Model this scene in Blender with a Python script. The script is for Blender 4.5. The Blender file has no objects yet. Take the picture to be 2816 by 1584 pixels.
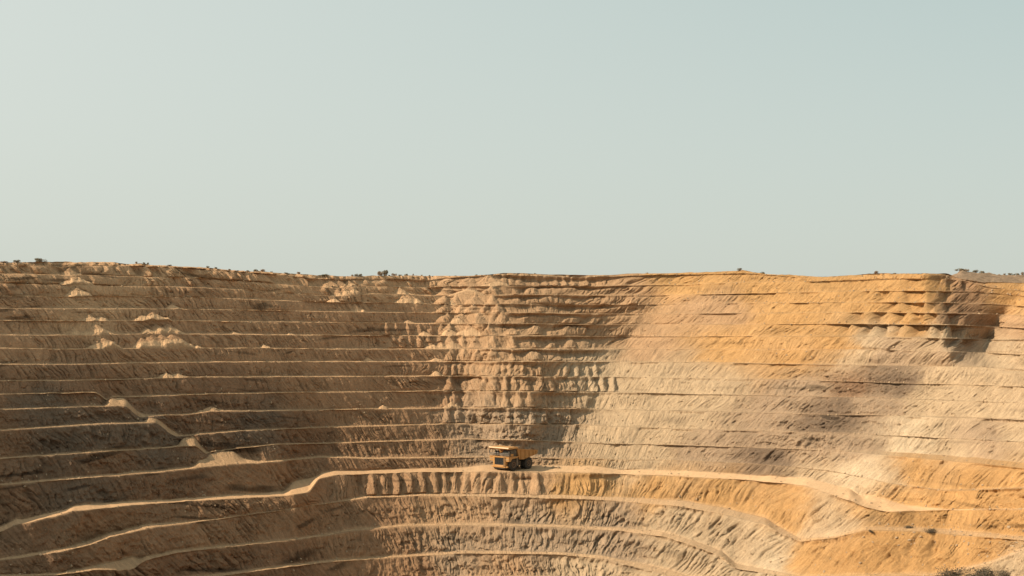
import bpy, bmesh, math, random
import numpy as np
from mathutils import Vector, Matrix
R = math.radians
scene = bpy.context.scene
COL = scene.collection

# ------------------------------------------------------------------ camera
F = 3868.0            # focal length in photo pixels (2816 wide)
HX, HY = 1408.0, 880.0  # principal column and eye-level row
EYE = 80.0
cam_d = bpy.data.cameras.new('camera'); cam = bpy.data.objects.new('camera', cam_d); COL.objects.link(cam)
cam.location = (0, 0, EYE); cam.rotation_euler = (R(90), 0, 0)
cam_d.sensor_width = 36.0; cam_d.lens = 36.0 * F / 2816.0
cam_d.shift_y = 88.0 / 2816.0
cam_d.clip_start = 0.5; cam_d.clip_end = 12000
scene.camera = cam

# ------------------------------------------------------------------ light
SUN_EL, SUN_AZ = 36.0, 262.0     # azimuth clockwise from +Y (north)
W = bpy.data.worlds.new("World"); scene.world = W; W.use_nodes = True
nt = W.node_tree; nt.nodes.clear()
sky = nt.nodes.new('ShaderNodeTexSky'); sky.sky_type = 'NISHITA'; sky.sun_disc = False
sky.sun_elevation = R(SUN_EL); sky.sun_rotation = R(SUN_AZ)
sky.air_density = 1.0; sky.dust_density = 4.0; sky.ozone_density = 1.2; sky.altitude = 200
hs = nt.nodes.new('ShaderNodeHueSaturation'); hs.inputs['Saturation'].default_value = 0.62
mx = nt.nodes.new('ShaderNodeMix'); mx.data_type = 'RGBA'
mx.inputs['Factor'].default_value = 0.80
# a hazy sky: paler and warmer towards the sun (left), bluer away from it and higher up
def wmath(op, a, b):
    n_ = nt.nodes.new('ShaderNodeMath'); n_.operation = op; n_.use_clamp = op == 'MULTIPLY_ADD'
    nt.links.new(a, n_.inputs[0])
    for k_, v_ in enumerate(b): n_.inputs[1 + k_].default_value = v_
    return n_.outputs[0]
tcw = nt.nodes.new('ShaderNodeTexCoord'); sep = nt.nodes.new('ShaderNodeSeparateXYZ'); nt.links.new(tcw.outputs['Generated'], sep.inputs[0])
def wmix(fac, a, b):
    n_ = nt.nodes.new('ShaderNodeMix'); n_.data_type = 'RGBA'; nt.links.new(fac, n_.inputs['Factor'])
    for s_, v_ in ((6, a), (7, b)):
        if isinstance(v_, tuple): n_.inputs[s_].default_value = (*v_, 1)
        else: nt.links.new(v_, n_.inputs[s_])
    return n_.outputs[2]
topc = wmix(wmath('MULTIPLY_ADD', sep.outputs['X'], (1.4, .5)), (.712, .770, .700), (.525, .640, .600))
skyc = wmix(wmath('MULTIPLY_ADD', sep.outputs['Z'], (4.3, 0.0)), (.706, .748, .669), topc)
scl = nt.nodes.new('ShaderNodeVectorMath'); scl.operation = 'SCALE'; scl.inputs['Scale'].default_value = 7.6
nt.links.new(skyc, scl.inputs[0]); nt.links.new(scl.outputs[0], mx.inputs[7])
bg = nt.nodes.new('ShaderNodeBackground'); bg.inputs['Strength'].default_value = 0.087
wo = nt.nodes.new('ShaderNodeOutputWorld')
nt.links.new(sky.outputs[0], hs.inputs['Color']); nt.links.new(hs.outputs[0], mx.inputs[6])
nt.links.new(mx.outputs[2], bg.inputs['Color']); nt.links.new(bg.outputs[0], wo.inputs[0])

sun_d = bpy.data.lights.new('sun', 'SUN'); sun_o = bpy.data.objects.new('sun', sun_d); COL.objects.link(sun_o)
sun_d.energy = 4.7; sun_d.angle = R(0.5); sun_d.color = (1.0, 0.84, 0.62)
az, el = R(SUN_AZ), R(SUN_EL)
SUN = Vector((math.sin(az) * math.cos(el), math.cos(az) * math.cos(el), math.sin(el)))
sun_o.rotation_euler = SUN.to_track_quat('Z', 'Y').to_euler()
sun_o.location = (-300, 200, 400)

scene.view_settings.view_transform = 'Standard'; scene.view_settings.look = 'None'
scene.view_settings.exposure = 0.62; scene.view_settings.gamma = 1.0

# ------------------------------------------------------------------ noise
def _h(ix, iy, iz, seed):
    n = (ix.astype(np.uint32) * np.uint32(73856093)) ^ (iy.astype(np.uint32) * np.uint32(19349663)) ^ \
        (iz.astype(np.uint32) * np.uint32(83492791)) ^ np.uint32(seed * 2654435761 & 0xffffffff)
    n = (n ^ (n >> np.uint32(13))) * np.uint32(1274126177)
    n = n ^ (n >> np.uint32(16))
    n = n * np.uint32(2246822519); n = n ^ (n >> np.uint32(15))
    return (n & np.uint32(0xffffff)).astype(np.float32) / np.float32(8388608.0) - 1.0
def vn(x, y, seed=0):
    x = np.asarray(x, dtype=np.float32); y = np.asarray(y, dtype=np.float32)
    x, y = np.broadcast_arrays(x, y)
    fx = np.floor(x); fy = np.floor(y)
    ix = fx.astype(np.int64); iy = fy.astype(np.int64)
    tx = x - fx; ty = y - fy
    tx = tx * tx * (3 - 2 * tx); ty = ty * ty * (3 - 2 * ty)
    z = np.zeros(1, dtype=np.int64)
    a = _h(ix, iy, z, seed); b = _h(ix + 1, iy, z, seed)
    c = _h(ix, iy + 1, z, seed); d = _h(ix + 1, iy + 1, z, seed)
    return (a + (b - a) * tx) * (1 - ty) + (c + (d - c) * tx) * ty
def fbm(x, y, o=4, seed=0, g=0.5):
    s = 0; a = 1.0; t = 0
    for k in range(o):
        s = s + a * vn(x * 2.03 ** k + 17.3 * k, y * 2.03 ** k - 9.1 * k, seed + k); t += a; a *= g
    return s / t
def ridged(x, y, o=3, seed=0, g=0.5):
    s = 0; a = 1.0; t = 0
    for k in range(o):
        s = s + a * (1 - 2 * np.abs(vn(x * 2.1 ** k + 31.7 * k, y * 1.9 ** k + 5.7 * k, seed + k))); t += a; a *= g
    return s / t
def sst(x, a, b):
    t = np.clip((x - a) / (b - a), 0, 1); return t * t * (3 - 2 * t)

# ------------------------------------------------------------------ benches
# every bench edge, bottom to top: (photo column, photo row of the crest, tread width in m[, row of the tread's back edge])
L = []
L.append([(-700,1700,3),(640,1660,3),(900,1625,3),(1284,1592,3),(1525,1594,3),(1742,1625,3),(2100,1680,3),(2816,1690,3)])
L.append([(-700,1640,3),(400,1606,4),(645,1580,4),(800,1558,3.5),(900,1546,3),(1082,1532,2.5),(1284,1521,2.5),(1525,1524,2.6),(1661,1536,3.5),(1742,1556,5),(1798,1572,7),(1900,1605,6),(2300,1640,2),(2816,1600,2)])
L.append([(-700,1600,2),(150,1582,3),(254,1568,5,1556),(330,1569,6,1538),(368,1563,6,1526),(395,1541,5),(484,1520,4.5),(605,1506,3.5),(766,1490,2.8),(900,1472,2.6),(961,1459.5,2.6),(1122,1446,2.6),(1284,1444,2.8),(1525,1449,3),(1700,1459,4),(1822,1475,5.5),(1903,1500,7),(1984,1532,7),(2024,1564,5),(2200,1590,2),(2600,1582,2),(2720,1550,2),(2816,1512,2)])
L.append([(-700,1545,2),(0,1540,2),(161,1517,4),(242,1500,9,1485),(298,1478,8,1465),(403,1452,5.5),(463,1444,4),(530,1436,2.0),(596,1427,0.6),(720,1411,.15),(900,1384,.15),(945,1378,1.5),(1001,1370,5),(1163,1364,4.5),(1405,1366,4.5),(1606,1372,5),(1702,1377,6),(1863,1391,8),(1984,1413,9),(2105,1442,9),(2140,1466,7),(2200,1490,3),(2300,1478,1.5),(2378,1456,3),(2519,1460,4),(2816,1486,4)])
K = len(L)
L.append([(-700,1475,5),(0,1462,5),(45,1442,6),(75,1438,7.5,1425),(161,1417,7.5,1404),(201,1405,7),(363,1389,5),(564,1374,4.4),(700,1367,4.5),(770,1364,6.5),(786,1363,10,1345),(800,1361.5,16,1324),(852,1352,17,1314),(862,1336,15,1311),(869,1322,11,1308),(879,1316,9),(900,1311,7.5),(921,1306,6.5),(1082,1299.8,6),(1203,1298,7),(1290,1297.5,9),(1350,1297.5,12.5),(1540,1298,12.5),(1640,1300,11),(1702,1303,9),(1850,1308,9),(2024,1318,9),(2116,1325,10),(2217,1336,11),(2277,1356,13),(2338,1377,15),(2385,1396,17,1362),(2440,1408,16,1374),(2510,1405,6),(2600,1402,.3),(2816,1400,.3)])
L.append([(-700,1350,3),(0,1334.5,3.5),(282,1310,4),(443,1297.5,5),(520,1289,4.5),(545,1285,6,1264),(566,1284,6,1262),(577,1282,8,1245),(592,1280,8.5,1241),(640,1275,8.5,1239),(652,1275,7.5,1250),(668,1274,7,1262),(700,1273,6,1267),(725,1272,4.5),(800,1266,4.5),(881,1257.5,4),(1042,1261,2.8),(1324,1258,1.5),(1500,1260,.8),(1641,1262,.8),(1843,1265,.6),(2064,1275,.5),(2200,1286,.4),(2300,1297,.2),(2450,1330,.3),(2600,1350,1.2),(2816,1343,1.5)])
L.append([(-700,1275,3),(0,1262,3),(282,1242,3),(470,1231,3),(484,1229,4),(492,1228.5,6,1217),(498,1228,7,1200),(536,1227,7,1198),(543,1231,5,1219),(556,1243,5,1232),(568,1251,4,1243),(578,1241.5,2),(640,1236,2),(650,1232.5,2.5),(758,1223,3),(900,1220,2.6),(1082,1213.6,2.4),(1284,1208,2),(1445,1211,1.2),(1593,1217,.8),(1903,1225,.8),(2200,1236,.6),(2318,1240,.6),(2370,1244,4),(2519,1258,8),(2680,1272,8),(2816,1287,8)])
L.append([(-700,1190,3),(0,1183,3),(282,1166,3),(388,1163,3),(403,1162,4.5,1149),(428,1161,4.5,1149),(438,1168,5,1157),(468,1192,5,1181),(484,1200,5,1190),(496,1199,3),(526,1197,3),(545,1193.5,3),(665,1185,3),(900,1175,2.6),(1263,1165.5,2),(1594,1168,1),(1903,1180,.8),(2200,1188.6,.8),(2358,1193,.5),(2459,1198,.1),(2816,1215,.1)])
L.append([(-700,1132,3),(0,1126,3),(161,1121,3),(285,1118,3.5),(294,1117.5,5,1108),(300,1117,6.5,1093.5),(342,1117,6.5,1093.5),(349,1117,5,1104),(353,1121,4.5,1110),(370,1137,4.5,1126),(386,1148,5,1138),(405,1147,5,1140),(430,1143,3),(524,1139,3),(576,1131,3.5),(766,1129,2.6),(900,1127,2.4),(1255,1121.5,2),(1566,1123,1.2),(1661,1126,.6),(1963,1131,.8),(2200,1139,.8),(2398,1142,.3),(2551,1145.5,2),(2816,1155,3)])
L.append([(-700,1088,2.6),(0,1084.6,2.6),(262,1079,2.8),(282,1092,2.6),(296,1104,3),(306,1092,3),(345,1092,3),(524,1085,2.6),(806,1079.4,2.4),(900,1078.6,2.4),(1243,1075,2),(1566,1077,1.5),(1702,1078,.8),(1943,1084.6,.8),(2200,1089.5,.8),(2418,1094.7,.6),(2551,1099,.2),(2816,1108,.2)])
L.append([(-700,1050,2.6),(0,1048,2.6),(164,1046.7,2.6),(328,1044,2.6),(465,1038.5,3),(704,1035.7,2.6),(1250,1034,2.4),(1681,1037,.8),(1886,1040,.8),(2112,1042.6,.8),(2413,1052,.8),(2495,1054,.6),(2749,1061,.8),(2816,1064,1)])
L.append([(-700,1004,3),(0,1001.6,3),(219,1001,3),(492,996,3),(704,994.7,3),(1408,994,3),(1681,994.7,2.5),(1971,997.5,2.5),(2112,1000.5,2.5),(2331,1004,2.5),(2522,1007,2),(2675,1008.5,1),(2816,1015,1)])
L.append([(-700,958,3),(0,957,3),(164,960.6,3),(465,958,3),(704,957,3),(923,960,3),(1250,959,3),(1627,960,3),(1804,960.6,1),(2112,962,.15),(2352,961,.6),(2451,963,1.5),(2538,966,2),(2675,969,2),(2816,975,1)])
L.append([(-700,921,3),(246,921,3),(465,917,3),(704,920,3),(1018,923,3),(1408,923.7,3.5),(1763,925.6,1.5),(1971,925,.3),(2250,925,.2),(2358,926,1.5),(2549,929,3),(2724,933,3),(2816,934,2)])
L.append([(-700,881,3),(0,881,3),(164,882.7,3),(410,882,3),(704,884.5,3),(1032,888,3),(1196,890,3),(1408,890,3.5),(1654,893,3),(1760,892,.3),(2112,891.5,.15),(2280,891,.8),(2475,892,3),(2598,893,4),(2754,899,2),(2816,903,1)])
L.append([(-700,845,3),(0,847,3),(137,849,3),(410,849,3),(704,853,3),(923,857,3),(1087,859,3),(1264,861.6,3),(1408,859.5,3.5),(1599,862,3.5),(1780,863.5,.4),(1900,862.5,.4),(2112,861.6,1.6),(2303,859.5,2.5),(2426,859,3),(2560,861,4),(2724,863.6,3),(2816,868,1)])
L.append([(-700,812,3),(0,814,3),(191,816,3),(301,814,3),(465,817,3),(623,821,3),(704,824.5,3),(813,828,3),(923,831.6,3),(1059,832,3),(1141,835,3),(1250,839,3),(1408,836,3.5),(1545,837.6,3.5),(1654,838,3),(1818,837.6,.4),(1940,834,.4),(2112,833.5,2.5),(2276,832,2.5),(2421,831,3),(2549,832,3.5),(2724,836,3),(2816,843,1)])
L.append([(-700,777,3),(0,780,3),(178,783,3),(355,787,3),(465,788,3),(574,792,3),(704,799,3),(786,805,3),(868,811.6,3),(923,815,2),(977,810,3),(1032,807.5,3),(1128,809,3),(1180,813,3),(1237,815,2),(1408,810,3.5),(1517,809,3.5),(1627,812,2.5),(1818,811.6,1.5),(2009,808,1.2),(2249,803,2),(2331,801,2.5),(2538,800,3),(2656,801,3),(2740,806,2),(2816,815,1)])
L.append([(-700,748,3),(0,752,3),(109,754,3),(178,757,2),(232,755,3),(301,758,3),(410,762,3),(547,764,3),(629,770.6,2.5),(704,775,2.5),(800,784,2.5),(895,790,2),(925,793,1),(960,788,2.5),(1070,788,3),(1169,791,2.5),(1223,791,1),(1300,787,2),(1408,785.6,3),(1621,787,3),(1790,784,1.5),(1886,783,.8),(2009,777.5,2),(2112,775.5,2.5),(2303,773,3),(2413,769,3.5),(2538,767,4),(2612,767,4),(2656,772,2),(2720,790,1),(2816,800,1)])
L.append([(-700,727,3),(0,730,3),(150,731,2.5),(172,738,2),(190,732,2.5),(306,730,2.5),(355,731,1),(437,734,.8),(519,738,.8),(601,744.5,.8),(704,752,.8),(770,758,1),(850,766,2),(950,769,2.5),(1081,769,2.5),(1166,772,2),(1250,763,.8),(1384,756,.4),(1599,762,.4),(1927,755,.4),(2050,752,.4),(2194,763,.4),(2262,766,.4),(2402,759,.5),(2522,757,.5),(2593,756.5,.5),(2625,764,.5),(2700,778,.5),(2816,785,.5)])
L.append([(-700,718,4),(0,721,4),(158,722,4),(260,719.6,4),(317,719.6,4),(355,726,4),(437,730,4),(519,734,4),(601,740.5,4),(704,747,4),(770,750,4),(841,755.6,4),(923,758,4),(999,760.5,4),(1059,758,4),(1223,758,4),(1305,758,4),(1360,754,4),(1384,751.5,4),(1408,752,4),(1517,755,4),(1599,757,4),(1681,756,4),(1736,752,4),(1818,751.5,4),(1927,749,4),(2009,744.8,4),(2050,745,4),(2112,754,4),(2194,757.5,4),(2262,761,4),(2331,756.4,4),(2402,753.4,4),(2522,751.5,4),(2593,751.5,4),(2612,757,4),(2631,764,4),(2660,771,4),(2700,776,4),(2816,779,4)])
NL = len(L)

# columns: fine in view, coarse outside
NC = 1750
xs = np.concatenate([np.linspace(-700, -40, 130)[:-1], np.linspace(-40, 2856, NC), np.linspace(2856, 3500, 130)[1:]])
NX = len(xs)
def gsm(a, px):   # gaussian smoothing over columns, in photo pixels (uniform resample)
    u = np.arange(-1100, 3900, 4.0); b = np.interp(u, xs, a)
    k = np.arange(-3 * px, 3 * px + 4, 4.0); w = np.exp(-0.5 * (k / px) ** 2); w /= w.sum()
    h = len(k) // 2
    bp = np.pad(b, h, mode='edge')
    return np.interp(xs, u, np.convolve(bp, w, mode='valid')[:len(u)])
yc = np.zeros((NL, NX)); wd = np.zeros((NL, NX)); yt = np.full((NL, NX), np.nan); mt = np.zeros((NL, NX))
for i, pts in enumerate(L):
    px = [p[0] for p in pts]
    y = np.interp(xs, px, [p[1] for p in pts]); w = np.interp(xs, px, [p[2] for p in pts])
    sm = 5 if i > 10 else 4
    yc[i] = gsm(y, sm) + 0.9 * fbm(xs / 60, np.full(NX, i * 7.7), 3, 40 + i) * (1.0 if i < NL - 1 else 1.0)
    wd[i] = np.maximum(gsm(w, 10) * (1 + 0.25 * fbm(xs / 90, np.full(NX, i * 3.1), 2, 80 + i)), 0.05)
    m = gsm(np.interp(xs, px, [1.0 if len(p) > 3 else 0.0 for p in pts]), 6)
    t = gsm(np.interp(xs, px, [p[3] if len(p) > 3 else p[1] for p in pts]), 6)
    yt[i] = t; mt[i] = m
for i in range(1, NL): yc[i] = np.minimum(yc[i], yc[i - 1] - 1.0)
Dk = gsm(np.interp(xs, [-700, 0, 250, 500, 700, 770, 786, 800, 852, 900, 1000, 1250, 1408, 1700, 2024, 2200, 2400, 2816, 3500],
                   [200, 247, 264, 281, 294, 300, 304, 310, 316, 318, 322, 333, 335, 332, 318, 306, 285, 245, 195]), 10)
WID = np.interp(xs, [0, 1000, 1250], [0.62, 0.72, 1.0])
for i in range(NL):
    if i != K: wd[i] = wd[i] * (WID + (1 - WID) * sst(wd[i], 4.5, 9))
# overall face angle of the benches per column (deg)
TH = np.interp(xs, [-700, 1150, 1300, 1500, 1800, 2100, 2816], [49, 49, 50, 49, 41, 40, 40])
def axis(tab, y): return np.interp(y, [p[1] for p in tab], [p[0] for p in tab])
C1 = [(1215, 740), (1235, 800), (1255, 900), (1270, 1000), (1270, 1100), (1320, 1200), (1340, 1290)]
RG = [(1384, 740), (1395, 900), (1400, 1100), (1420, 1290)]
C2 = [(1880, 750), (1800, 860), (1745, 930), (1700, 1000), (1640, 1100), (1570, 1220), (1530, 1290)]
NOSE = [(2545, 750), (2552, 830), (2585, 880), (2600, 930), (2630, 1004), (2330, 1012), (2230, 1100), (2150, 1200), (2080, 1290)]
VAL = [(2830, 750), (2800, 820), (2760, 870), (2718, 930), (2690, 1004), (2555, 1012), (2450, 1100), (2380, 1200), (2290, 1290)]
Dc = np.zeros((NL, NX)); Zc = np.zeros((NL, NX)); Dt = np.zeros((NL, NX)); Zt = np.zeros((NL, NX))
Dt[K] = Dk; 
def zof(y, D): return (HY - y) * D / F
def tread_level(i, fromtoe):
    if fromtoe:
        Dc[i] = Dt[i] - wd[i]; Zc[i] = zof(yc[i], Dc[i])
    else:
        Dt[i] = Dc[i] + wd[i]
    # level tread, unless its back edge was read from the photo
    Zt[i] = (Zc[i] + 0.02 * wd[i]) * (1 - mt[i]) + mt[i] * zof(yt[i], Dt[i])
tread_level(K, True)
for i in range(K + 1, NL):
    T = np.tan(np.radians(TH if i < NL - 1 else np.full(NX, 33.0)))
    k = (HY - yc[i]) / F
    Dc[i] = (Dt[i - 1] - Zt[i - 1] / T) / (1 - k / T)
    Dc[i] = np.maximum(Dc[i], Dt[i - 1] + 0.25)
    if i < NL - 1: Dc[i] = np.maximum(gsm(Dc[i], 55 if i > K + 1 else 30), Dt[i - 1] + 0.25)
    Zc[i] = zof(yc[i], Dc[i])
    if i < NL - 1: tread_level(i, False)
for i in range(K - 1, -1, -1):
    T = np.tan(np.radians(np.interp(xs, [-700, 1200, 2000, 2816], [47, 47, 39, 37])))
    k = (HY - yc[i]) / F
    Dc[i] = gsm((Dc[i + 1] - gsm(wd[i], 120) - Zc[i + 1] / T) / (1 - k / T), 60)
    Dc[i] = np.minimum(Dc[i], Dc[i + 1] - 1.6)
    wd[i] = np.clip(wd[i], 0.05, Dc[i + 1] - 1.5 - Dc[i])
    Zc[i] = zof(yc[i], Dc[i]); tread_level(i, False)
# corners, buttress and side valley of the upper walls (whole bench moves in or out along the line of sight)
SC = np.ones((NL, NX))
for i in range(K, NL):
    y = float(yc[i][(xs > 1300) & (xs < 1500)].mean()); yr = float(yc[i][(xs > 2300) & (xs < 2500)].mean())
    a = sst((i - K) / 3.5, 0.0, 1.0) if i > K else 0.0
    c1, rg, c2, ns, va = axis(C1, y), axis(RG, y), axis(C2, y), axis(NOSE, yr), axis(VAL, yr)
    top = sst(np.array(1003.0 - yr), 0, 60)
    jt_ = [0, 22, -14, 9, -24, 17, -6, 26, -18, 5][i % 10]; rg += jt_; c2 -= jt_ * .6
    mid = math.exp(-((y - 905.0) / 85.0) ** 2)
    pts = [(-700, 0), (c1 - 300, 0), (c1, 6), (rg - 45, -2.5), (rg + 35, -3), (c2 - 90, 5 + 6 * mid), (c2 - 15, 8 + 6 * mid), (c2 + 15, 8 + 5 * mid), (c2 + 120, 3 + 2 * mid), (c2 + 330, -1), (ns - 60, -2 - 4 * float(top)), (ns, -2 - 6 * float(top)), (va, -1 + 25 * float(top)), (va + 110, -3 * float(top)), (3500, -6)]
    pts.sort()
    d = gsm(np.interp(xs, [p[0] for p in pts], [p[1] for p in pts]), 8)
    SC[i] = 1 + a * d / Dc[i]
for A in (Dc, Zc): A *= SC
Dt *= SC; Zt *= SC
Dt[-1] = Dc[-1] + 6; Zt[-1] = Zc[-1] + 0.1

# rows
rows_D, rows_Z, rows_i, rows_t, rows_kind = [], [], [], [], []   # kind 0 tread, 1 face
# pit floor in front of the lowest bench
Dfl, Zfl = Dc[0] - 9.0, Zc[0] - 9.0
for t in np.linspace(0, 1, 14)[:-1]:
    rows_D.append(30 + (Dfl - 30) * t ** 0.6); rows_Z.append(np.full(NX, 1.0) * Zfl.min() * (1 - t) + Zfl * t); rows_i.append(-1); rows_t.append(0.0); rows_kind.append(0)
for t in np.linspace(0, 1, 14)[:-1]:
    rows_D.append(Dfl + (Dc[0] - Dfl) * t); rows_Z.append(Zfl + (Zc[0] - Zfl) * t); rows_i.append(-1); rows_t.append(t); rows_kind.append(1)
S = np.zeros(NX)
e_face = np.interp(xs, [-700, 1150, 1300, 1400, 1600, 1780, 2816], [1.15, 1.15, 1.6, 2.3, 2.3, 1.10, 1.10])
SCARP = [None] * NL
for i in range(7, 19):
    lo_, hi_ = (1392, 1640 if i >= 15 else 1610) if i >= 11 else (1180, 1560)
    stg = 1.0 if i >= 11 else 0.5
    lo_ += 25 * math.sin(i * 2.3)
    fh = np.clip(.52 + .55 * fbm(xs / 42, np.full(NX, i * 3.7), 3, 600 + i), .22, .9)
    SCARP[i] = (stg * sst(xs, lo_ - 25, lo_ + 25) * (1 - sst(xs, hi_, hi_ + 70)), fh)
for i in range(NL):
    nt_ = 7 if i >= K + 8 else 11
    if i == NL - 1: break
    nf = 34
    if i == NL - 2: nf = 12
    for t in np.linspace(0, 1, nt_)[:-1]:
        rows_D.append(Dc[i] + (Dt[i] - Dc[i]) * t); rows_Z.append(Zc[i] + (Zt[i] - Zc[i]) * t); rows_i.append(i); rows_t.append(t); rows_kind.append(0)
    e = e_face * (1 + 0.35 * fbm(xs / 45, np.full(NX, i * 5.3), 3, 300 + i))
    e = np.clip(e, 0.55, 2.6)
    for u in np.linspace(0, 1, nf)[:-1]:
        # toe talus, steeper scarp above, rounded lip
        z = (1 - 0.0) * u ** e
        lip = sst(np.array(u), 0.86, 1.0)
        z = z + (1 - z) * 0.45 * lip
        if SCARP[i] is not None:      # talus apron under a near-vertical scarp
            wsc, fh = SCARP[i]
            zb = np.where(u < .74, fh * u / .74, fh + (1 - fh) * (u - .74) / .26)
            z = z * (1 - wsc) + zb * wsc
        rows_D.append(Dt[i] + (Dc[i + 1] - Dt[i]) * u); rows_Z.append(Zt[i] + (Zc[i + 1] - Zt[i]) * z); rows_i.append(i); rows_t.append(u); rows_kind.append(1)
i = NL - 1
last_row = len(rows_D)
for k, (dd, dz) in enumerate([(0, 0), (1, .0), (2.5, -.1), (5, -.2), (9, -.3), (15, -.5), (25, -.8), (45, -1.4), (80, -2.0), (150, -3), (300, -5), (650, -9)]):
    f_ = 1 if dd < 100 else 0
    rows_D.append(Dc[i] + dd); rows_Z.append(Zc[i] + dz * (0.4 + 0.6 * sst(np.array(dd), 0, 50))); rows_i.append(i); rows_t.append(min(1, dd / 40)); rows_kind.append(0)
D = np.array(rows_D); Z = np.array(rows_Z)
RI = np.array(rows_i); RT = np.array(rows_t); RK = np.array(rows_kind)
NR = D.shape[0]
XN = (xs - HX) / F
X = D * XN[None, :]; Y = D.copy()
ROWPX = HY - F * Z / D            # photo row before displacement (used for the rock types)
# wall frame: tangent, outward normal, gully coordinate
SCg = gsm(SC[min(K + 8, NL - 1)], 30)
Wy = gsm(Dk * SCg + 20, 40); Wx = Wy * XN
tx = np.gradient(Wx, xs); ty = np.gradient(Wy, xs); ln = np.hypot(tx, ty)
S = np.concatenate([[0], np.cumsum(np.hypot(np.diff(Wx), np.diff(Wy)))])
tx, ty = tx / ln, ty / ln
nx_, ny_ = ty, -tx
# down-slope lines lean to the right on the left wall and to the left on the right wall
lean_u = np.interp(xs, [-700, 900, 1200, 1330, 1480, 1650, 1900, 3500], [.62, .62, .5, .05, -.05, -.5, -.95, -.95])
lean_l = np.interp(xs, [-700, 700, 1050, 1250, 1450, 1750, 2100, 3500], [.65, .65, .45, .15, -.1, -.55, -.85, -.8])
ycrest = np.stack([yc[min(max(k + (1 if kd else 0), 0), NL - 1)] for k, kd in zip(RI, RK)])
up = (RI >= K)[:, None]
yref = np.where(up, 990.0 + 0 * ycrest, ycrest)
XQ = xs[None, :] - np.where(up, lean_u[None, :] * (ROWPX - yref), lean_l[None, :] * (ROWPX - yref))
Q = np.interp(XQ.ravel(), xs, S).reshape(D.shape)
xx = np.broadcast_to(xs[None, :], D.shape)
face = RK[:, None] * np.ones((1, NX))
tt = RT[:, None] * np.ones((1, NX))
env = np.where(face > 0, np.sin(np.pi * np.clip(tt, 0, 1)) ** 0.6, 0.0)
env_lip = np.where(face > 0, sst(tt, 0.0, 0.25) , np.where(tt < .5, 1 - sst(tt, 0.0, .35), 0))
env_lip = np.where(RI[:, None] >= NL - 1, np.where(tt < .05, .6, .0), env_lip)
# region weights
wL = 1 - sst(xx, 1170, 1290)                       # left wall
wB = sst(xx, 1190, 1290) * (1 - sst(xx + (ROWPX - 1000) * 0.55, 1640, 1760))   # back wall
wR = np.clip(1 - wL - wB, 0, 1)
below = sst(ROWPX, 1290, 1330)
rug = np.exp(-((xx - 1400) / 170) ** 2) * sst(ROWPX, 1105, 1135) * (1 - sst(ROWPX, 1290, 1300))
rug = np.maximum(rug, 0.8 * sst(xx, 980, 1150) * (1 - sst(xx, 1750, 1950)) * sst(ROWPX, 1375, 1395))
rug = np.maximum(rug, 1.0 * np.exp(-((xx - (2340 - (ROWPX - 1050) * .8)) / 190) ** 2) * sst(ROWPX, 1008, 1030) * (1 - sst(ROWPX, 1230, 1285)))
rug = np.maximum(rug, 0.7 * sst(xx, 2480, 2600) * sst(ROWPX, 1345, 1360) * (1 - sst(ROWPX, 1440, 1460)))
rug = np.maximum(rug, 0.5 * sst(xx, 2250, 2450) * sst(ROWPX, 1455, 1475))
rug = np.maximum(rug, 0.5 * (1 - sst(xx, 500, 900)) * sst(ROWPX, 1060, 1130))
rill = np.maximum(wB * (1 - rug), 0) + 0.75 * sst(xx, 900, 1250) * (1 - sst(xx, 2200, 2350)) * sst(ROWPX, 1300, 1305) * (1 - sst(ROWPX, 1365, 1390))
rill = np.maximum(rill, 1.0 * np.exp(-((xx - 2440) / 130) ** 2) * sst(ROWPX, 800, 850) * (1 - sst(ROWPX, 985, 1003)))
rill = np.maximum(rill, .8 * sst(xx, 2480, 2600) * sst(ROWPX, 1345, 1360) * (1 - sst(ROWPX, 1440, 1460)))
rill = np.clip(rill, 0, 1)
ZZ = Z
sid = (RI[:, None] * 13.7)
wq = Q + 0.8 * fbm(Q / 3, ZZ / 3, 2, 11) + 2.4 * fbm(Q / 13, ZZ / 5, 2, 12)
big = fbm(Q / 22, sid + ZZ / 30, 3, 21)
toprow = 1 - sst(ROWPX, 775, 830)
g1 = ridged(wq / 4.4, sid + ZZ / 30, 2, 31)          # buttresses
g2 = ridged(wq / 1.7, sid * 1.3 + ZZ / 10, 2, 41)    # rills
g3 = fbm(wq / 0.55, ZZ / 4, 3, 51, .6)
groove = sst(1 - 2 * np.abs(vn(wq / 0.85 + .3 * vn(Q, ZZ * 1.2, 7), ZZ / 9 + sid, 55)), 0.62, 0.95)
groove2 = sst(1 - 2 * np.abs(vn(wq / .46, ZZ / 5 + sid, 57)), 0.6, 0.95)
pit = sst(vn(Q / 0.75, ZZ / 0.75, 59), 0.55, 0.85)
rk = fbm(Q / 1.2, ZZ / 0.8, 4, 61, 0.62); rk2 = ridged(Q / 2.6 + rk * 0.5, ZZ / 1.5 + rk * .3, 3, 71, .55)
patch = sst(fbm(Q / 13, ZZ / 5, 3, 91), -0.25, 0.25)
patch2 = sst(fbm(Q / 9, ZZ / 4, 3, 93), -0.2, 0.2)
disp = 0.8 * big * env_lip - np.where(face > 0, .25 * wB * env, 0)
disp += env * g1 * (0.22 * wL + 1.1 * wL * toprow + 0.55 * rill + 0.10 * wR)
disp += env_lip * g1 * rill * 0.35
disp += env * g2 * (0.16 * wL + 0.26 * rill + 0.10 * wR)
smr = 1 - .45 * wR * (1 - below) * (1 - rug)
disp -= smr * env * groove * (0.34 * patch + 0.10) * (1 + .5 * wR + .6 * below)
disp -= smr * env * groove2 * (0.24 * patch2 + 0.06) * (1 + .4 * wR)
disp -= env * pit * 0.38 * patch2
disp += env * g3 * 0.11
disp += env * (0.6 * rk2 + 0.6 * rk) * (0.14 + 1.15 * rug + 0.28 * wL * patch)
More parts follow.
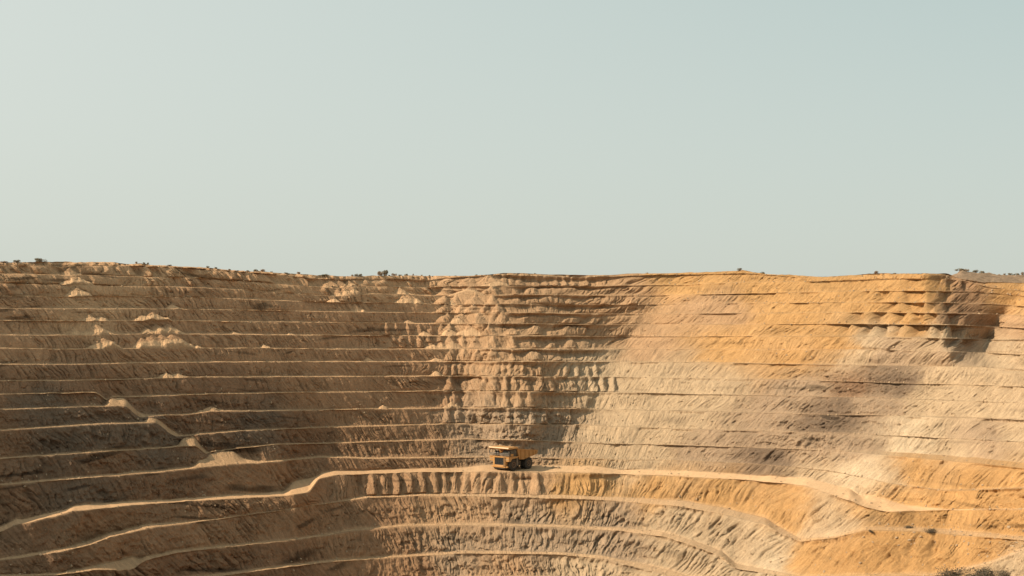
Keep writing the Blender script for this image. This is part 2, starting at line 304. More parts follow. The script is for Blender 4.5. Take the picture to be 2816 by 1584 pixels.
disp += env_lip * 0.18 * fbm(Q / 0.9, sid, 3, 95)
cut = np.where(face > 0, np.exp(-((tt - .88) / .06) ** 2), 0) * sst(fbm(Q / 6, sid, 3, 97), -.1, .15)
disp -= 1.1 * np.exp(-((xx - 1445) / 26) ** 2 - ((ROWPX - 1318) / 3.2) ** 2)
for i_ in range(7, 19):
    if SCARP[i_] is not None:
        q_ = (RI == i_) & (RK == 1)
        disp[q_] -= SCARP[i_][0][None, :] * 1.1 * np.exp(-((tt[q_] - .84) / .09) ** 2) * (.4 + .6 * sst(fbm(Q[q_] / 7, Q[q_] * 0 + i_ * 3.3, 2, 640), -.4, .1))
wcr = np.stack([wd[min(max(k + 1, 0), NL - 1)] for k in RI])
cut = cut * sst(wcr, .35, .9)
disp -= cut * 0.55 * (wR + wB * .8)
X += nx_[None, :] * disp; Y += ny_[None, :] * disp
tr = np.where(face > 0, 0.0, 1.0)
Z = Z + tr * (0.10 * fbm(Q / 3.1, D / 2.0, 3, 101) * (RI[:, None] < NL - 1)) + np.where(RI[:, None] == NL - 1, 0.45 * fbm(Q / 5.5, D / 20, 4, 111, .6) * (D < Dc[-1] + 60), 0)
Z = Z + env * 0.14 * fbm(Q / 0.8, ZZ / 0.8, 3, 121)
# rounded spurs that lean on the benches, widest at the toe: (column, bench, top half-width, toe half-width, depth m)
rsp = random.Random(11); SPURS = []
def row_of_spurs(ib, x0, x1, step, top, toe, amp):
    x = x0
    while x < x1:
        f_ = rsp.uniform(.7, 1.3); SPURS.append((x, ib, top * rsp.uniform(.5, 1.3), toe * f_, amp * rsp.uniform(.6, 1.25))); x += step * rsp.uniform(.65, 1.35)
row_of_spurs(9, 1238, 1690, 33, 8, 21, 1.7); row_of_spurs(8, 1225, 1475, 34, 7, 22, 1.7); row_of_spurs(10, 1225, 1640, 21, 7, 10, .8)
row_of_spurs(7, 1230, 1600, 30, 5, 20, 1.2); row_of_spurs(8, 1500, 1600, 16, 2, 9, .6)
for ib in range(11, 17): row_of_spurs(ib, 1205 + 4 * (20 - ib), 1395, 46, 3, 30, 1.5)
for ib in (17, 18): row_of_spurs(ib, 1230, 1385, 60, 8, 42, 1.3)
for ib in (11, 12, 13): row_of_spurs(ib, 1410, 1600, 55, 3, 22, .9)
for ib in (18,): row_of_spurs(ib, 1385, 1620, 30, 4, 20, 1.0)
row_of_spurs(18, 930, 1180, 75, 3, 26, .8); row_of_spurs(3, 1020, 1500, 30, 7, 16, 1.3); row_of_spurs(19, 200, 860, 27, 3, 18, 1.0); row_of_spurs(18, 260, 700, 40, 3, 20, .7)
row_of_spurs(12, 1080, 1230, 26, 3, 18, 1.0); row_of_spurs(13, 1060, 1220, 26, 3, 16, .9)
SPURS += [(2340,16,6,55,2.4),(2400,16,10,42,3.0),(2465,16,22,60,3.4),(2545,16,5,24,2.2),(2578,16,4,20,2.2),(2760,16,6,34,3.0),
          (2250,15,8,50,1.5),(2330,15,8,48,1.8),(2400,15,8,42,1.8),(2478,15,10,46,3.2),(2546,15,6,24,2.4),(2588,15,8,34,3.0),(2775,15,7,34,3.0),
          (2392,14,10,36,3.0),(2452,14,12,42,3.6),(2502,14,7,34,3.2),(2548,14,3,20,2.0),(2600,14,8,40,3.4),
          (2348,13,12,46,2.8),(2405,13,9,38,3.2),(2450,13,16,26,1.6),(2490,13,14,26,1.6),(2560,13,6,26,1.8),(2612,13,7,36,3.2),
          (2590,12,6,44,2.4),(2646,12,7,34,3.2),(2540,17,10,40,2.6),(2600,17,8,26,1.4),(2640,17,8,26,1.6)]
SP = np.zeros_like(D); HN = np.zeros_like(D)
for (cx, ib, a_, b_, am) in SPURS:
    fr = np.where((RI == ib) & (RK == 1))[0]; r0, r1 = fr[0], fr[-1] + 1
    j0, j1 = np.searchsorted(xs, cx - b_ * 1.6), np.searchsorted(xs, cx + b_ * 1.6)
    t_ = tt[r0:r1, j0:j1]; le = (-.25 if cx < 1000 else .0 if cx < 1700 else .22)
    dx = xx[r0:r1, j0:j1] - cx + le * b_ * (1 - t_) * (1 if cx < 1700 else 1) + b_ * .16 * fbm(Q[r0:r1, j0:j1] / 1.5, t_ * 2, 2, int(cx))
    hw = a_ + (b_ - a_) * (1 - t_) ** .8
    if cx > 2200: hw = np.where(dx > 0, hw * .7, hw * 1.05); am_k = 1.0
    else: am_k = 1.0
    h_ = np.clip(1 - np.abs(dx / hw) ** 1.7, 0, 1) ** .75 * am * am_k * (0.35 + .65 * sst(1 - t_, 0, .35)) * sst(t_, -.02, .12)
    if cx > 2200:
        HN[r0:r1, j0:j1] = np.maximum(HN[r0:r1, j0:j1], np.clip(1 - np.abs(dx / hw) ** 2.2, 0, 1) ** .7)
    else: SP[r0:r1, j0:j1] = np.maximum(SP[r0:r1, j0:j1], h_)
nose_w = {12: (2560, 2680, 2.2), 13: (2320, 2640, 2.6), 14: (2350, 2630, 2.3), 15: (2440, 2610, 2.2), 16: (2380, 2600, 1.8), 17: (2500, 2660, 1.2)}
for ib, (x0_, x1_, am) in nose_w.items():
    q_ = np.where((RI == ib) & (RK == 1))[0]; sl = slice(q_[0], q_[-1] + 1)
    SP[sl] -= am * sst(xx[sl], x0_ - 25, x0_ + 10) * (1 - sst(xx[sl], x1_ - 10, x1_ + 25)) * (1 - HN[sl]) * np.sin(np.pi * np.clip(tt[sl], 0, 1)) ** .6
X += nx_[None, :] * SP; Y += ny_[None, :] * SP
# slumped talus cones: (column, bench, height m, angle)
CONES = [(198,17,3.0,36),(206,16,2.6,36),(240,14,1.6,33),(272,14,1.3,33),(385,14,1.6,33),(415,14,1.7,33),(203,13,2.0,38),(243,13,1.3,34),(262,13,2.3,36),(400,13,1.7,33),(428,13,2.4,34),(460,13,1.9,33),
         (262,12,2.0,36),(280,12,1.6,34),(385,12,2.7,36),(415,12,2.4,35),(440,12,2.9,35),(470,12,2.2,34),(450,10,1.2,30),(480,10,1.0,28),(575,8,1.1,26),(470,15,1.4,34),
         (190,18,2.8,40),(182,19,2.5,42),(925,17,2.8,38),(945,17,2.8,38),(965,17,2.5,37),(905,18,2.8,38),(930,18,2.8,38),(958,18,2.4,38),(912,16,1.2,34),
         (1100,17,2.6,38),(1108,16,3.3,36),(1120,16,3.0,37),
         (975,15,2.6,42),(1121,14,1.0,36),(1160,13,1.4,34),(1180,12,1.6,34),(1210,12,1.8,34),(1195,11,1.0,30),(1240,12,2.2,36),(1193,10,1.6,38),(1006,11,1.2,40),(1230,13,2.4,37),(1265,14,2.8,38),(1300,13,2.8,37),(1250,16,2.8,38),(1290,17,3,38),(1050,8,.9,30),(1240,8,1.6,34),
         (720,12,.9,28),(800,13,.7,28),(640,13,.8,30),(1380,19,4.5,36),(1355,18,3.0,36)]
for (cx, ib, hh, ang) in CONES:
    lo = (RI >= ib - 1) & (RI <= ib + 1)
    j = int(np.argmin(abs(xs - cx))); j0 = max(0, j - 60); j1 = min(NX, j + 60)
    rr = np.where((RI == ib))[0]
    if len(rr) == 0: continue
    r0, r1 = rr[0], rr[-1] + 1
    fr = np.where((RI == ib) & (RK == 1))[0]
    zt_ = Z[fr[0], j]; hloc = Z[fr[-1], j] - zt_
    hh2 = min(hh * .85, hloc * 0.9)
    ka = fr[np.argmin(abs(Z[fr, j] - (zt_ + hh2)))]
    ax_, ay_, az_ = X[ka, j] + nx_[j] * 0.5, Y[ka, j] + ny_[j] * 0.5, zt_ + hh2
    sl = (slice(r0, r1), slice(j0, j1))
    da, db = X[sl] - ax_, Y[sl] - ay_
    al = (da * tx[j] + db * ty[j]); ac_ = (da * nx_[j] + db * ny_[j])
    dist = np.hypot(al * (0.5 + 0.35 * abs(math.sin(cx * 12.9))), ac_) * (1 + .22 * fbm(Q[sl] / 1.6, sid[ib] if False else D[sl] / 30, 2, cx))
    zz = az_ - dist * math.tan(R(ang)) * (1 + 0.12 * fbm(Q[sl] / 1.2, D[sl] / 8, 2, 131)) + 0.12 * fbm(Q[sl] / .6, D[sl] / .9, 2, 137)
    s0 = 0.25
    h_ = np.clip(0.5 + 0.5 * (zz - Z[sl]) / s0, 0, 1)
    Z[sl] = np.maximum(Z[sl], Z[sl] * (1 - h_) + zz * h_ - 0)

# ------------------------------------------------------------------ rock colours (linear albedo), one value per vertex
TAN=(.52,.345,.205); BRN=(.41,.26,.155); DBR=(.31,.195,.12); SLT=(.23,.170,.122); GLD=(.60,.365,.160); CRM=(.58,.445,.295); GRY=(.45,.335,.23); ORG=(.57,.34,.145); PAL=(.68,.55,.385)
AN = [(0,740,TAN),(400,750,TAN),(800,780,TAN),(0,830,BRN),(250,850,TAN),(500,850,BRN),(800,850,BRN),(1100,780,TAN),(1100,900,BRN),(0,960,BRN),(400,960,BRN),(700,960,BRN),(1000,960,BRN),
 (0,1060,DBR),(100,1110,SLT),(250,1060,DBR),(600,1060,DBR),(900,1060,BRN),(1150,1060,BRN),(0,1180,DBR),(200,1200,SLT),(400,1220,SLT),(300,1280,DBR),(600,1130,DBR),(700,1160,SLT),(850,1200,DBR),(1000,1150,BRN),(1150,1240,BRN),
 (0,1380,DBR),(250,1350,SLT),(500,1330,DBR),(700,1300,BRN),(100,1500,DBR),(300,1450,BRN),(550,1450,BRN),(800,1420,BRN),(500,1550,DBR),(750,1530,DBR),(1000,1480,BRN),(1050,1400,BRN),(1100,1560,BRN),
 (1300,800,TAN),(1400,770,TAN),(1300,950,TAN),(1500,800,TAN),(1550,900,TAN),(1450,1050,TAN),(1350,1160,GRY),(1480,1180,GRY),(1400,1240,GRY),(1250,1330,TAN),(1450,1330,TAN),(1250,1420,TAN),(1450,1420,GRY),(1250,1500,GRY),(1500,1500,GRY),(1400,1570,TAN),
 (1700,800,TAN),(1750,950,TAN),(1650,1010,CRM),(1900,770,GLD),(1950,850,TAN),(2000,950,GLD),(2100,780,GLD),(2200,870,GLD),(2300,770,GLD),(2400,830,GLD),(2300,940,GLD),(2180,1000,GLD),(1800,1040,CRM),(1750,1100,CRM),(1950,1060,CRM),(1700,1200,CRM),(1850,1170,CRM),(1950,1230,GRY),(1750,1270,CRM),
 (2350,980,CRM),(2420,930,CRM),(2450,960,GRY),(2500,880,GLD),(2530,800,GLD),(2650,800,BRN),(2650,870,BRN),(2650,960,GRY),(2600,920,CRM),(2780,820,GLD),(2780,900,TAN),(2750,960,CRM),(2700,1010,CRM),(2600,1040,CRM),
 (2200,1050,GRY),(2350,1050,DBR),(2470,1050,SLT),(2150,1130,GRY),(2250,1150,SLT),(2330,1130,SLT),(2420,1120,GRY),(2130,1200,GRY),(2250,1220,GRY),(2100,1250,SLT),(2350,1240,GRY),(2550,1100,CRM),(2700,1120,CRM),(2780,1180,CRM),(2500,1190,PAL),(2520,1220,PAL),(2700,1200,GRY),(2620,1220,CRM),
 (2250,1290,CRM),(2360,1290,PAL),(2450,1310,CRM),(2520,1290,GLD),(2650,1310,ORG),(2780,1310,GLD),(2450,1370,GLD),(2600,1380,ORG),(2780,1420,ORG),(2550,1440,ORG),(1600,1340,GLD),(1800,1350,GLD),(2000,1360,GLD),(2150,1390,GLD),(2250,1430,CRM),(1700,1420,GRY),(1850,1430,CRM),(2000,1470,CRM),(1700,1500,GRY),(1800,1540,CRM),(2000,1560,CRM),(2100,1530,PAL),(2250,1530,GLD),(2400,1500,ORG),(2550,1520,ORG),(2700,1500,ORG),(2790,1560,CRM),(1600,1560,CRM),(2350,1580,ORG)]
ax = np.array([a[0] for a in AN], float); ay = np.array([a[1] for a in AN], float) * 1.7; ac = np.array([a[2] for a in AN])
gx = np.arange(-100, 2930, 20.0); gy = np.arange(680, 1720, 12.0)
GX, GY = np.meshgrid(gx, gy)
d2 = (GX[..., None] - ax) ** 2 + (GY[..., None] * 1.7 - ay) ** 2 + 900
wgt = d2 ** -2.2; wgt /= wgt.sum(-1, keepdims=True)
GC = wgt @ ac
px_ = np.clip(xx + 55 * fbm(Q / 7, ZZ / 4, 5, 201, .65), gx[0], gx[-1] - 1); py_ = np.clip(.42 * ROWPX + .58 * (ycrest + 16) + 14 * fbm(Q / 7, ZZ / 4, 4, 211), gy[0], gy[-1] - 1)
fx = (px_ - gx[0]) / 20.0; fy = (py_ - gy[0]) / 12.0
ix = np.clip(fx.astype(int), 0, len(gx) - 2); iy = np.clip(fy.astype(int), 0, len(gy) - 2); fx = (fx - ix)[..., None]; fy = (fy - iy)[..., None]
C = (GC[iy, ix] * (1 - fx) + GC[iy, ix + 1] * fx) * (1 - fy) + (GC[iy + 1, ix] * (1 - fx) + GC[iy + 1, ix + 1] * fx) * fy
# thin seams that follow the bedding, darker tone along the grooves and in the pits
seam = sst(vn(Q / 16, ZZ * 1.1 + 3 * vn(Q / 40, ZZ * 0, 5), 221), 0.45, 0.75) * sst(fbm(Q / 10, ZZ / 2, 2, 231), -0.1, 0.3) * (face > 0)
C = C * (1 - (0.60 * seam * np.clip(wL * .9 + .30 * (1 - wL) + .6 * rug, 0, 1))[..., None])
groove_tone = np.clip(.7 * groove + .5 * groove2 + .6 * pit, 0, 1) * env * (.35 + .65 * patch)
C = C * (1 - (0.22 + .18 * wL)[..., None] * groove_tone[..., None])
tone = 1 + 0.16 * fbm(Q / 4, ZZ / 2.5, 4, 251)
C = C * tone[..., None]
# road and bench dust is pale
dust = np.array([.80, .55, .33])
td = np.where(face > 0, (1 - sst(tt, 0.0, 0.10)) * 0.5 + 0.35 * sst(tt, 0.93, 1.0), 0.85)[..., None]
dustc = dust * (0.82 + 0.25 * sst(xx, 1200, 2000)[..., None]) if True else dust
td = td * (1 - .75 * np.where((RI >= K + 1)[:, None] & (RI < NL)[:, None], sst(xx, 1450, 1700), 0))[..., None] * (1 - .35 * sst(xx, 1600, 2100) * (RI < K)[:, None])[..., None]
td = td * np.where(RI[:, None] == NL - 1, 0.3, 1)[..., None]
C = C * (1 - td) + dustc * td * (1 + 0.1 * fbm(Q / 2, D, 3, 261))[..., None]
C = C * np.stack([1.02 + .02 * wL, .965 - .02 * wL, .93 - .06 * wL], -1)
C = C * (1 - .03 * wR)[..., None]
C = C * (1 + .34 * wL * (1 - sst(ROWPX, 900, 1200)))[..., None]
C = np.clip(C * 0.68, 0.02, 0.9)
GUL = np.stack([wq, ZZ, sid + 0 * Q], -1)

# ------------------------------------------------------------------ materials
def principled(name):
    m = bpy.data.materials.new(name); m.use_nodes = True
    n = m.node_tree; b = n.nodes['Principled BSDF']
    return m, n, b
def rock_material(name, streak=1.0, bump=1.0):
    m, n, b = principled(name); N = n.nodes; Lk = n.links
    b.inputs['Roughness'].default_value = 0.95; b.inputs['Specular IOR Level'].default_value = 0.12
    at = N.new('ShaderNodeAttribute'); at.attribute_name = 'rock_colour'
    ag = N.new('ShaderNodeAttribute'); ag.attribute_name = 'gully'
    tc = N.new('ShaderNodeNewGeometry')
    mp = N.new('ShaderNodeVectorMath'); mp.operation = 'MULTIPLY'; mp.inputs[1].default_value = (2.4, 0.55, 1)
    Lk.new(ag.outputs['Vector'], mp.inputs[0])
    n1 = N.new('ShaderNodeTexNoise'); n1.inputs['Scale'].default_value = 1.0; n1.inputs['Detail'].default_value = 6; n1.inputs['Roughness'].default_value = 0.62
    Lk.new(mp.outputs[0], n1.inputs['Vector'])
    n2 = N.new('ShaderNodeTexNoise'); n2.inputs['Scale'].default_value = 2.6; n2.inputs['Detail'].default_value = 8; n2.inputs['Roughness'].default_value = 0.7
    Lk.new(tc.outputs['Position'], n2.inputs['Vector'])
    r1 = N.new('ShaderNodeMapRange'); r1.inputs[1].default_value = .3; r1.inputs[2].default_value = .7; r1.inputs[3].default_value = 1 - .22 * streak; r1.inputs[4].default_value = 1 + .16 * streak
    r2 = N.new('ShaderNodeMapRange'); r2.inputs[1].default_value = .3; r2.inputs[2].default_value = .7; r2.inputs[3].default_value = .80; r2.inputs[4].default_value = 1.18
    Lk.new(n1.outputs['Fac'], r1.inputs[0]); Lk.new(n2.outputs['Fac'], r2.inputs[0])
    mu = N.new('ShaderNodeMath'); mu.operation = 'MULTIPLY'; Lk.new(r1.outputs[0], mu.inputs[0]); Lk.new(r2.outputs[0], mu.inputs[1])
    vm = N.new('ShaderNodeVectorMath'); vm.operation = 'SCALE'; Lk.new(at.outputs['Color'], vm.inputs[0]); Lk.new(mu.outputs[0], vm.inputs['Scale'])
    Lk.new(vm.outputs[0], b.inputs['Base Color'])
    ad = N.new('ShaderNodeMath'); ad.operation = 'ADD'; Lk.new(n1.outputs['Fac'], ad.inputs[0]); Lk.new(n2.outputs['Fac'], ad.inputs[1])
    bp = N.new('ShaderNodeBump'); bp.inputs['Strength'].default_value = 0.9 * bump; bp.inputs['Distance'].default_value = 0.35 * bump
    Lk.new(ad.outputs[0], bp.inputs['Height']); Lk.new(bp.outputs[0], b.inputs['Normal'])
    return m
M_rock = rock_material('quarried earth'); M_road = rock_material('packed road dust', 0.5, 0.35)

def grid_object(name, r0, r1, mat):
    nr = r1 - r0
    V = np.stack([X[r0:r1], Y[r0:r1], Z[r0:r1] + EYE], -1).reshape(-1, 3).astype(np.float32)
    a = np.arange(nr * NX).reshape(nr, NX)
    q = np.stack([a[:-1, :-1], a[:-1, 1:], a[1:, 1:], a[1:, :-1]], -1).reshape(-1, 4).astype(np.int32)
    me = bpy.data.meshes.new(name)
    me.vertices.add(len(V)); me.vertices.foreach_set('co', V.ravel())
    me.loops.add(len(q) * 4); me.loops.foreach_set('vertex_index', q.ravel())
    me.polygons.add(len(q)); me.polygons.foreach_set('loop_start', np.arange(0, len(q) * 4, 4, dtype=np.int32))
    me.polygons.foreach_set('loop_total', np.full(len(q), 4, dtype=np.int32))
    me.polygons.foreach_set('use_smooth', np.ones(len(q), dtype=bool))
    me.update(calc_edges=True)
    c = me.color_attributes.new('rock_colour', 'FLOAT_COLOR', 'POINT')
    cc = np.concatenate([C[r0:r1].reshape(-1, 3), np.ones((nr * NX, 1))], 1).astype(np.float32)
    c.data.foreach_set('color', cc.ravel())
    g = me.attributes.new('gully', 'FLOAT_VECTOR', 'POINT'); g.data.foreach_set('vector', GUL[r0:r1].reshape(-1, 3).astype(np.float32).ravel())
    me.materials.append(mat)
    o = bpy.data.objects.new(name, me); COL.objects.link(o); return o
def setting(o, label, cat):
    o['kind'] = 'structure'; o['label'] = label; o['category'] = cat
kr = np.where((RI == K) & (RK == 0))[0]; kr0, kr1 = kr[0], kr[-1] + 2
PF = np.where(RI >= 0)[0][0]
setting(grid_object('pit_floor', 0, PF + 1, M_rock), 'bottom of the open pit below the lowest bench', 'pit floor')
setting(grid_object('lower_terraces', PF, kr0 + 1, M_rock), 'terraced earth benches below the haul road', 'terrain')
setting(grid_object('haul_road', kr0, kr1, M_road), 'pale dusty haul road curving round the pit with the truck on it', 'road')
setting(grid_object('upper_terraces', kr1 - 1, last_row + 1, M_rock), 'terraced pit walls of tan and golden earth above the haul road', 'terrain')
setting(grid_object('plateau', last_row, NR, M_rock), 'flat desert ground behind the rim of the pit', 'ground')

def ground_at(px, row_kind, ib, t):
    j = int(np.argmin(abs(xs - px)))
    rr = np.where((RI == ib) & (RK == row_kind))[0]
    k = rr[int(round(t * (len(rr) - 1)))]
    return Vector((X[k, j], Y[k, j], Z[k, j] + EYE))
def surface_at_pixel(px, py):
    """ground point first seen along the line of sight through a photo pixel"""
    j = int(np.argmin(abs(xs - px)))
    rows = HY - F * Z[:, j] / Y[:, j]
    best = None
    for k in range(len(rows) - 2):
        if rows[k] >= py >= rows[k + 1] and Y[k, j] > 60:
            best = k; break
    if best is None: best = last_row
    return Vector((X[best, j], Y[best, j], Z[best, j] + EYE)), best, j
# ------------------------------------------------------------------ helpers for the things
def tag(o, label=None, cat=None, group=None, kind=None):
    if label: o['label'] = label
    if cat: o['category'] = cat
    if group: o['group'] = group
    if kind: o['kind'] = kind
    return o
def empty(name, loc, rz=0.0, sc=1.0):
    o = bpy.data.objects.new(name, None); COL.objects.link(o)
    o.location = loc; o.rotation_euler = (0, 0, rz); o.scale = (sc, sc, sc); o.empty_display_size = 0.3
    return o
class MB:
    def __init__(self): self.bm = bmesh.new()
    def box(self, x0, x1, y0, y1, z0, z1, bev=0.0, rot=None):
        b = bmesh.new(); bmesh.ops.create_cube(b, size=1.0)
        for v in b.verts: v.co = Vector((v.co.x * (x1 - x0), v.co.y * (y1 - y0), v.co.z * (z1 - z0)))
        if bev: bmesh.ops.bevel(b, geom=b.edges[:], offset=bev, segments=2, affect='EDGES', profile=.6)
        c = Vector(((x0 + x1) / 2, (y0 + y1) / 2, (z0 + z1) / 2))
        for v in b.verts:
            if rot is not None: v.co = rot @ v.co
            v.co += c
        self._add(b); return self
    def prism(self, pts, x0, x1, bev=0.0):      # polygon in (y, z) swept along x
        b = bmesh.new()
        lo = [b.verts.new((x0, p[0], p[1])) for p in pts]; hi = [b.verts.new((x1, p[0], p[1])) for p in pts]
        b.faces.new(lo); b.faces.new(list(reversed(hi)))
        n = len(pts)
        for i in range(n): b.faces.new((lo[i], hi[i], hi[(i + 1) % n], lo[(i + 1) % n]))
        bmesh.ops.recalc_face_normals(b, faces=b.faces[:])
        if bev: bmesh.ops.bevel(b, geom=b.edges[:], offset=bev, segments=2, affect='EDGES', profile=.6)
        self._add(b); return self
    def tube(self, p, q, r, seg=8):
        p, q = Vector(p), Vector(q); d = q - p
        b = bmesh.new(); bmesh.ops.create_cone(b, cap_ends=True, segments=seg, radius1=r, radius2=r, depth=d.length)
        m = Matrix.Translation((p + q) / 2) @ d.to_track_quat('Z', 'Y').to_matrix().to_4x4()
        bmesh.ops.transform(b, matrix=m, verts=b.verts[:]); self._add(b); return self
    def lathe(self, prof, cx, cy, cz, seg=40):   # profile (x offset, radius) about the x axis
        b = bmesh.new(); rings = []
        for (dx, r) in prof:
            rings.append([b.verts.new((cx + dx, cy + r * math.cos(2 * math.pi * k / seg), cz + r * math.sin(2 * math.pi * k / seg))) for k in range(seg)])
        for a, c in zip(rings[:-1], rings[1:]):
            for k in range(seg): b.faces.new((a[k], a[(k + 1) % seg], c[(k + 1) % seg], c[k]))
        b.faces.new(rings[0][::-1]); b.faces.new(rings[-1])
        bmesh.ops.recalc_face_normals(b, faces=b.faces[:]); self._add(b); return self
    def _add(self, b):
        t = bpy.data.meshes.new('tmp'); b.to_mesh(t); b.free(); self.bm.from_mesh(t); bpy.data.meshes.remove(t)
    def build(self, name, mat, parent=None, smooth=False):
        me = bpy.data.meshes.new(name); self.bm.to_mesh(me); self.bm.free()
        me.materials.append(mat)
        if smooth:
            for f in me.polygons: f.use_smooth = True
        o = bpy.data.objects.new(name, me); COL.objects.link(o)
        if parent: o.parent = parent
        return o
def simple_mat(name, col, rough=.6, metal=0.0, dirt=0.0, dirt_col=(.5, .36, .22), spec=.5, scale=1.5):
    m, n, b = principled(name); N = n.nodes; Lk = n.links
    b.inputs['Roughness'].default_value = rough; b.inputs['Metallic'].default_value = metal
    b.inputs['Specular IOR Level'].default_value = spec
    tc = N.new('ShaderNodeTexCoord'); no = N.new('ShaderNodeTexNoise'); no.inputs['Scale'].default_value = scale; no.inputs['Detail'].default_value = 8; no.inputs['Roughness'].default_value = .7
    Lk.new(tc.outputs['Object'], no.inputs['Vector'])
    mr = N.new('ShaderNodeMapRange'); mr.inputs[1].default_value = .4; mr.inputs[2].default_value = .72; mr.inputs[3].default_value = dirt * .25; mr.inputs[4].default_value = dirt
    Lk.new(no.outputs['Fac'], mr.inputs[0])
    mi = N.new('ShaderNodeMix'); mi.data_type = 'RGBA'; mi.inputs[6].default_value = (*col, 1); mi.inputs[7].default_value = (*dirt_col, 1)
    Lk.new(mr.outputs[0], mi.inputs['Factor']); Lk.new(mi.outputs[2], b.inputs['Base Color'])
    return m
M_yel = simple_mat('yellow paint', (.37, .165, .028), .45, 0, .45)
M_ybd = simple_mat('worn yellow body', (.30, .135, .028), .55, 0, .55, (.42, .27, .13))
M_blk = simple_mat('rubber', (.022, .021, .02), .85, 0, .30, (.20, .15, .10), .3)
M_met = simple_mat('dark steel', (.04, .038, .036), .5, .3, .30, (.2, .15, .1))
M_gry = simple_mat('grey steel', (.075, .08, .085), .45, .4, .35)
M_rus = simple_mat('rusty rim', (.22, .10, .05), .6, .2, .4)
M_gls = simple_mat('cab glass', (.02, .03, .035), .12, 0, .18, (.3, .24, .17), .6)
M_lmp = simple_mat('lamp glass', (.30, .27, .20), .2, 0, .3)
M_rad = simple_mat('radiator core', (.03, .035, .04), .4, .5, .25, (.12, .11, .10), .5, 3)

# ------------------------------------------------------------------ haul truck
def make_truck(loc, rz):
    T = empty('haul_truck', loc, rz)
    tag(T, 'yellow rigid haul truck with empty dump body parked on the pale haul road', 'dump truck')
    # chassis
    m = MB()
    for sx in (-1, 1): m.box(sx * .75 - .18, sx * .75 + .18, -4.3, 4.2, 1.25, 1.85, .04)
    m.box(-.9, .9, -3.2, -2.6, 1.0, 1.5, .05).box(-1.5, 1.5, 1.9, 2.5, 1.05, 1.65, .1).box(-.6, .6, -4.2, -1.0, 1.5, 2.6, .08)
    m.tube((-1.9, -2.9, 1.35), (1.9, -2.9, 1.35), .22, 12)
    m.build('chassis', M_met, T)
    # bumper
    b = MB(); b.prism([(-5.05, .72), (-4.55, .72), (-4.45, 1.2), (-5.05, 1.2)], -2.05, 2.05, .06)
    b.box(-2.5, -2.05, -4.9, -4.5, .75, 1.05, .04).box(2.05, 2.5, -4.9, -4.5, .75, 1.05, .04)
    bp_ = b.build('bumper', M_yel, T)
    k = MB(); k.box(-1.6, 1.6, -4.9, -4.5, .45, .715, .04); k.build('tow_hook', M_met, bp_)
    # radiator and surround
    g = MB(); g.box(-1.95, -1.42, -4.95, -3.6, 1.21, 3.14, .05).box(1.42, 1.95, -4.95, -3.6, 1.21, 3.14, .05).box(-1.417, 1.417, -4.95, -3.7, 2.98, 3.14, .02).box(-1.417, 1.417, -4.95, -3.7, 1.21, 1.32, .02)
    gs = g.build('grille_surround', M_yel, T)
    g = MB(); g.box(-1.41, 1.41, -4.86, -4.6, 1.325, 2.975)
    for i in range(14): g.box(-1.38, 1.38, -4.90, -4.862, 1.38 + i * .114, 1.43 + i * .114)
    for x in (-.7, 0, .7): g.box(x - .03, x + .03, -4.925, -4.905, 1.33, 2.97)
    g.build('radiator_grille', M_rad, T)
    # stairs up the front
    s = MB()
    for dx in (1.52, 1.9): s.tube((dx, -5.15, 1.0), (dx, -5.1, 3.3), .03)
    for i in range(8): s.box(1.52, 1.9, -5.2, -5.05, 1.1 + i * .28, 1.13 + i * .28)
    s.build('ladder', M_gry, T)
    # fenders: boxy wings over the front wheels with a slanting underside
    for sx in (-1, 1):
        f = MB(); a, c = (1.955, 3.0) if sx > 0 else (-3.0, -1.955)
        f.prism([(-4.9, 2.15), (-4.3, 2.15), (-3.7, 2.75), (-1.9, 2.85), (-1.5, 3.12), (-4.9, 3.12)], a, c, .05)
        fo = f.build('fender', M_yel, T)
        for kx in (2.25, 2.68):
            h = MB(); h.box(sx * kx - .14, sx * kx + .14, -4.96, -4.905, 2.50, 2.74, .02); h.build('headlight', M_lmp, fo)
    d = MB(); d.box(-3.05, 3.05, -4.98, -1.45, 3.143, 3.27, .03); d.build('deck', M_yel, T)
    # railing
    r_ = MB()
    for z in (3.62, 3.95): r_.tube((-3.0, -4.9, z), (2.9, -4.9, z), .032); r_.tube((-3.0, -4.9, z), (-3.0, -1.6, z), .032)
    for i in range(10): x = -3.0 + i * .655; r_.tube((x, -4.9, 3.27), (x, -4.9, 3.95), .03)
    for i in range(4): y = -4.9 + i * 1.1; r_.tube((-3.0, y, 3.27), (-3.0, y, 3.95), .03)
    r_.build('railing', M_gry, T)
    # cab
    c = MB(); c.prism([(-4.35, 3.275), (-1.95, 3.275), (-1.95, 4.78), (-4.1, 4.78), (-4.35, 3.9)], .55, 2.75, .05)
    cb = c.build('cab', M_met, T)
    w = MB(); w.prism([(-4.37, 3.92), (-4.30, 3.92), (-4.10, 4.62), (-4.17, 4.62)], .7, 2.6); w.build('windscreen', M_gls, cb)
    for y0, y1 in ((-4.0, -3.15), (-3.0, -2.1)):
        w = MB(); w.box(2.755, 2.78, y0, y1, 3.9, 4.62, .01); w.build('side_window', M_gls, cb)
    dd = MB(); dd.box(2.755, 2.79, -4.02, -3.1, 3.3, 3.86, .01).box(2.79, 2.83, -3.2, -3.12, 3.6, 3.75); dd.build('door', M_yel, cb)
    for x in (.62, 1.66, 2.7):
        pi = MB(); pi.tube((x, -4.41, 3.9), (x, -4.19, 4.66), .045); pi.build('pillar', M_gry, cb)
    # air cleaners, exhaust, mirrors
    for x in (-1.9, -1.2):
        a = MB(); a.tube((x, -3.9, 3.28), (x, -3.9, 4.3), .3, 16); a.tube((x, -3.9, 4.3), (x, -3.9, 4.48), .2, 14); a.build('air_cleaner', M_met, T, True)
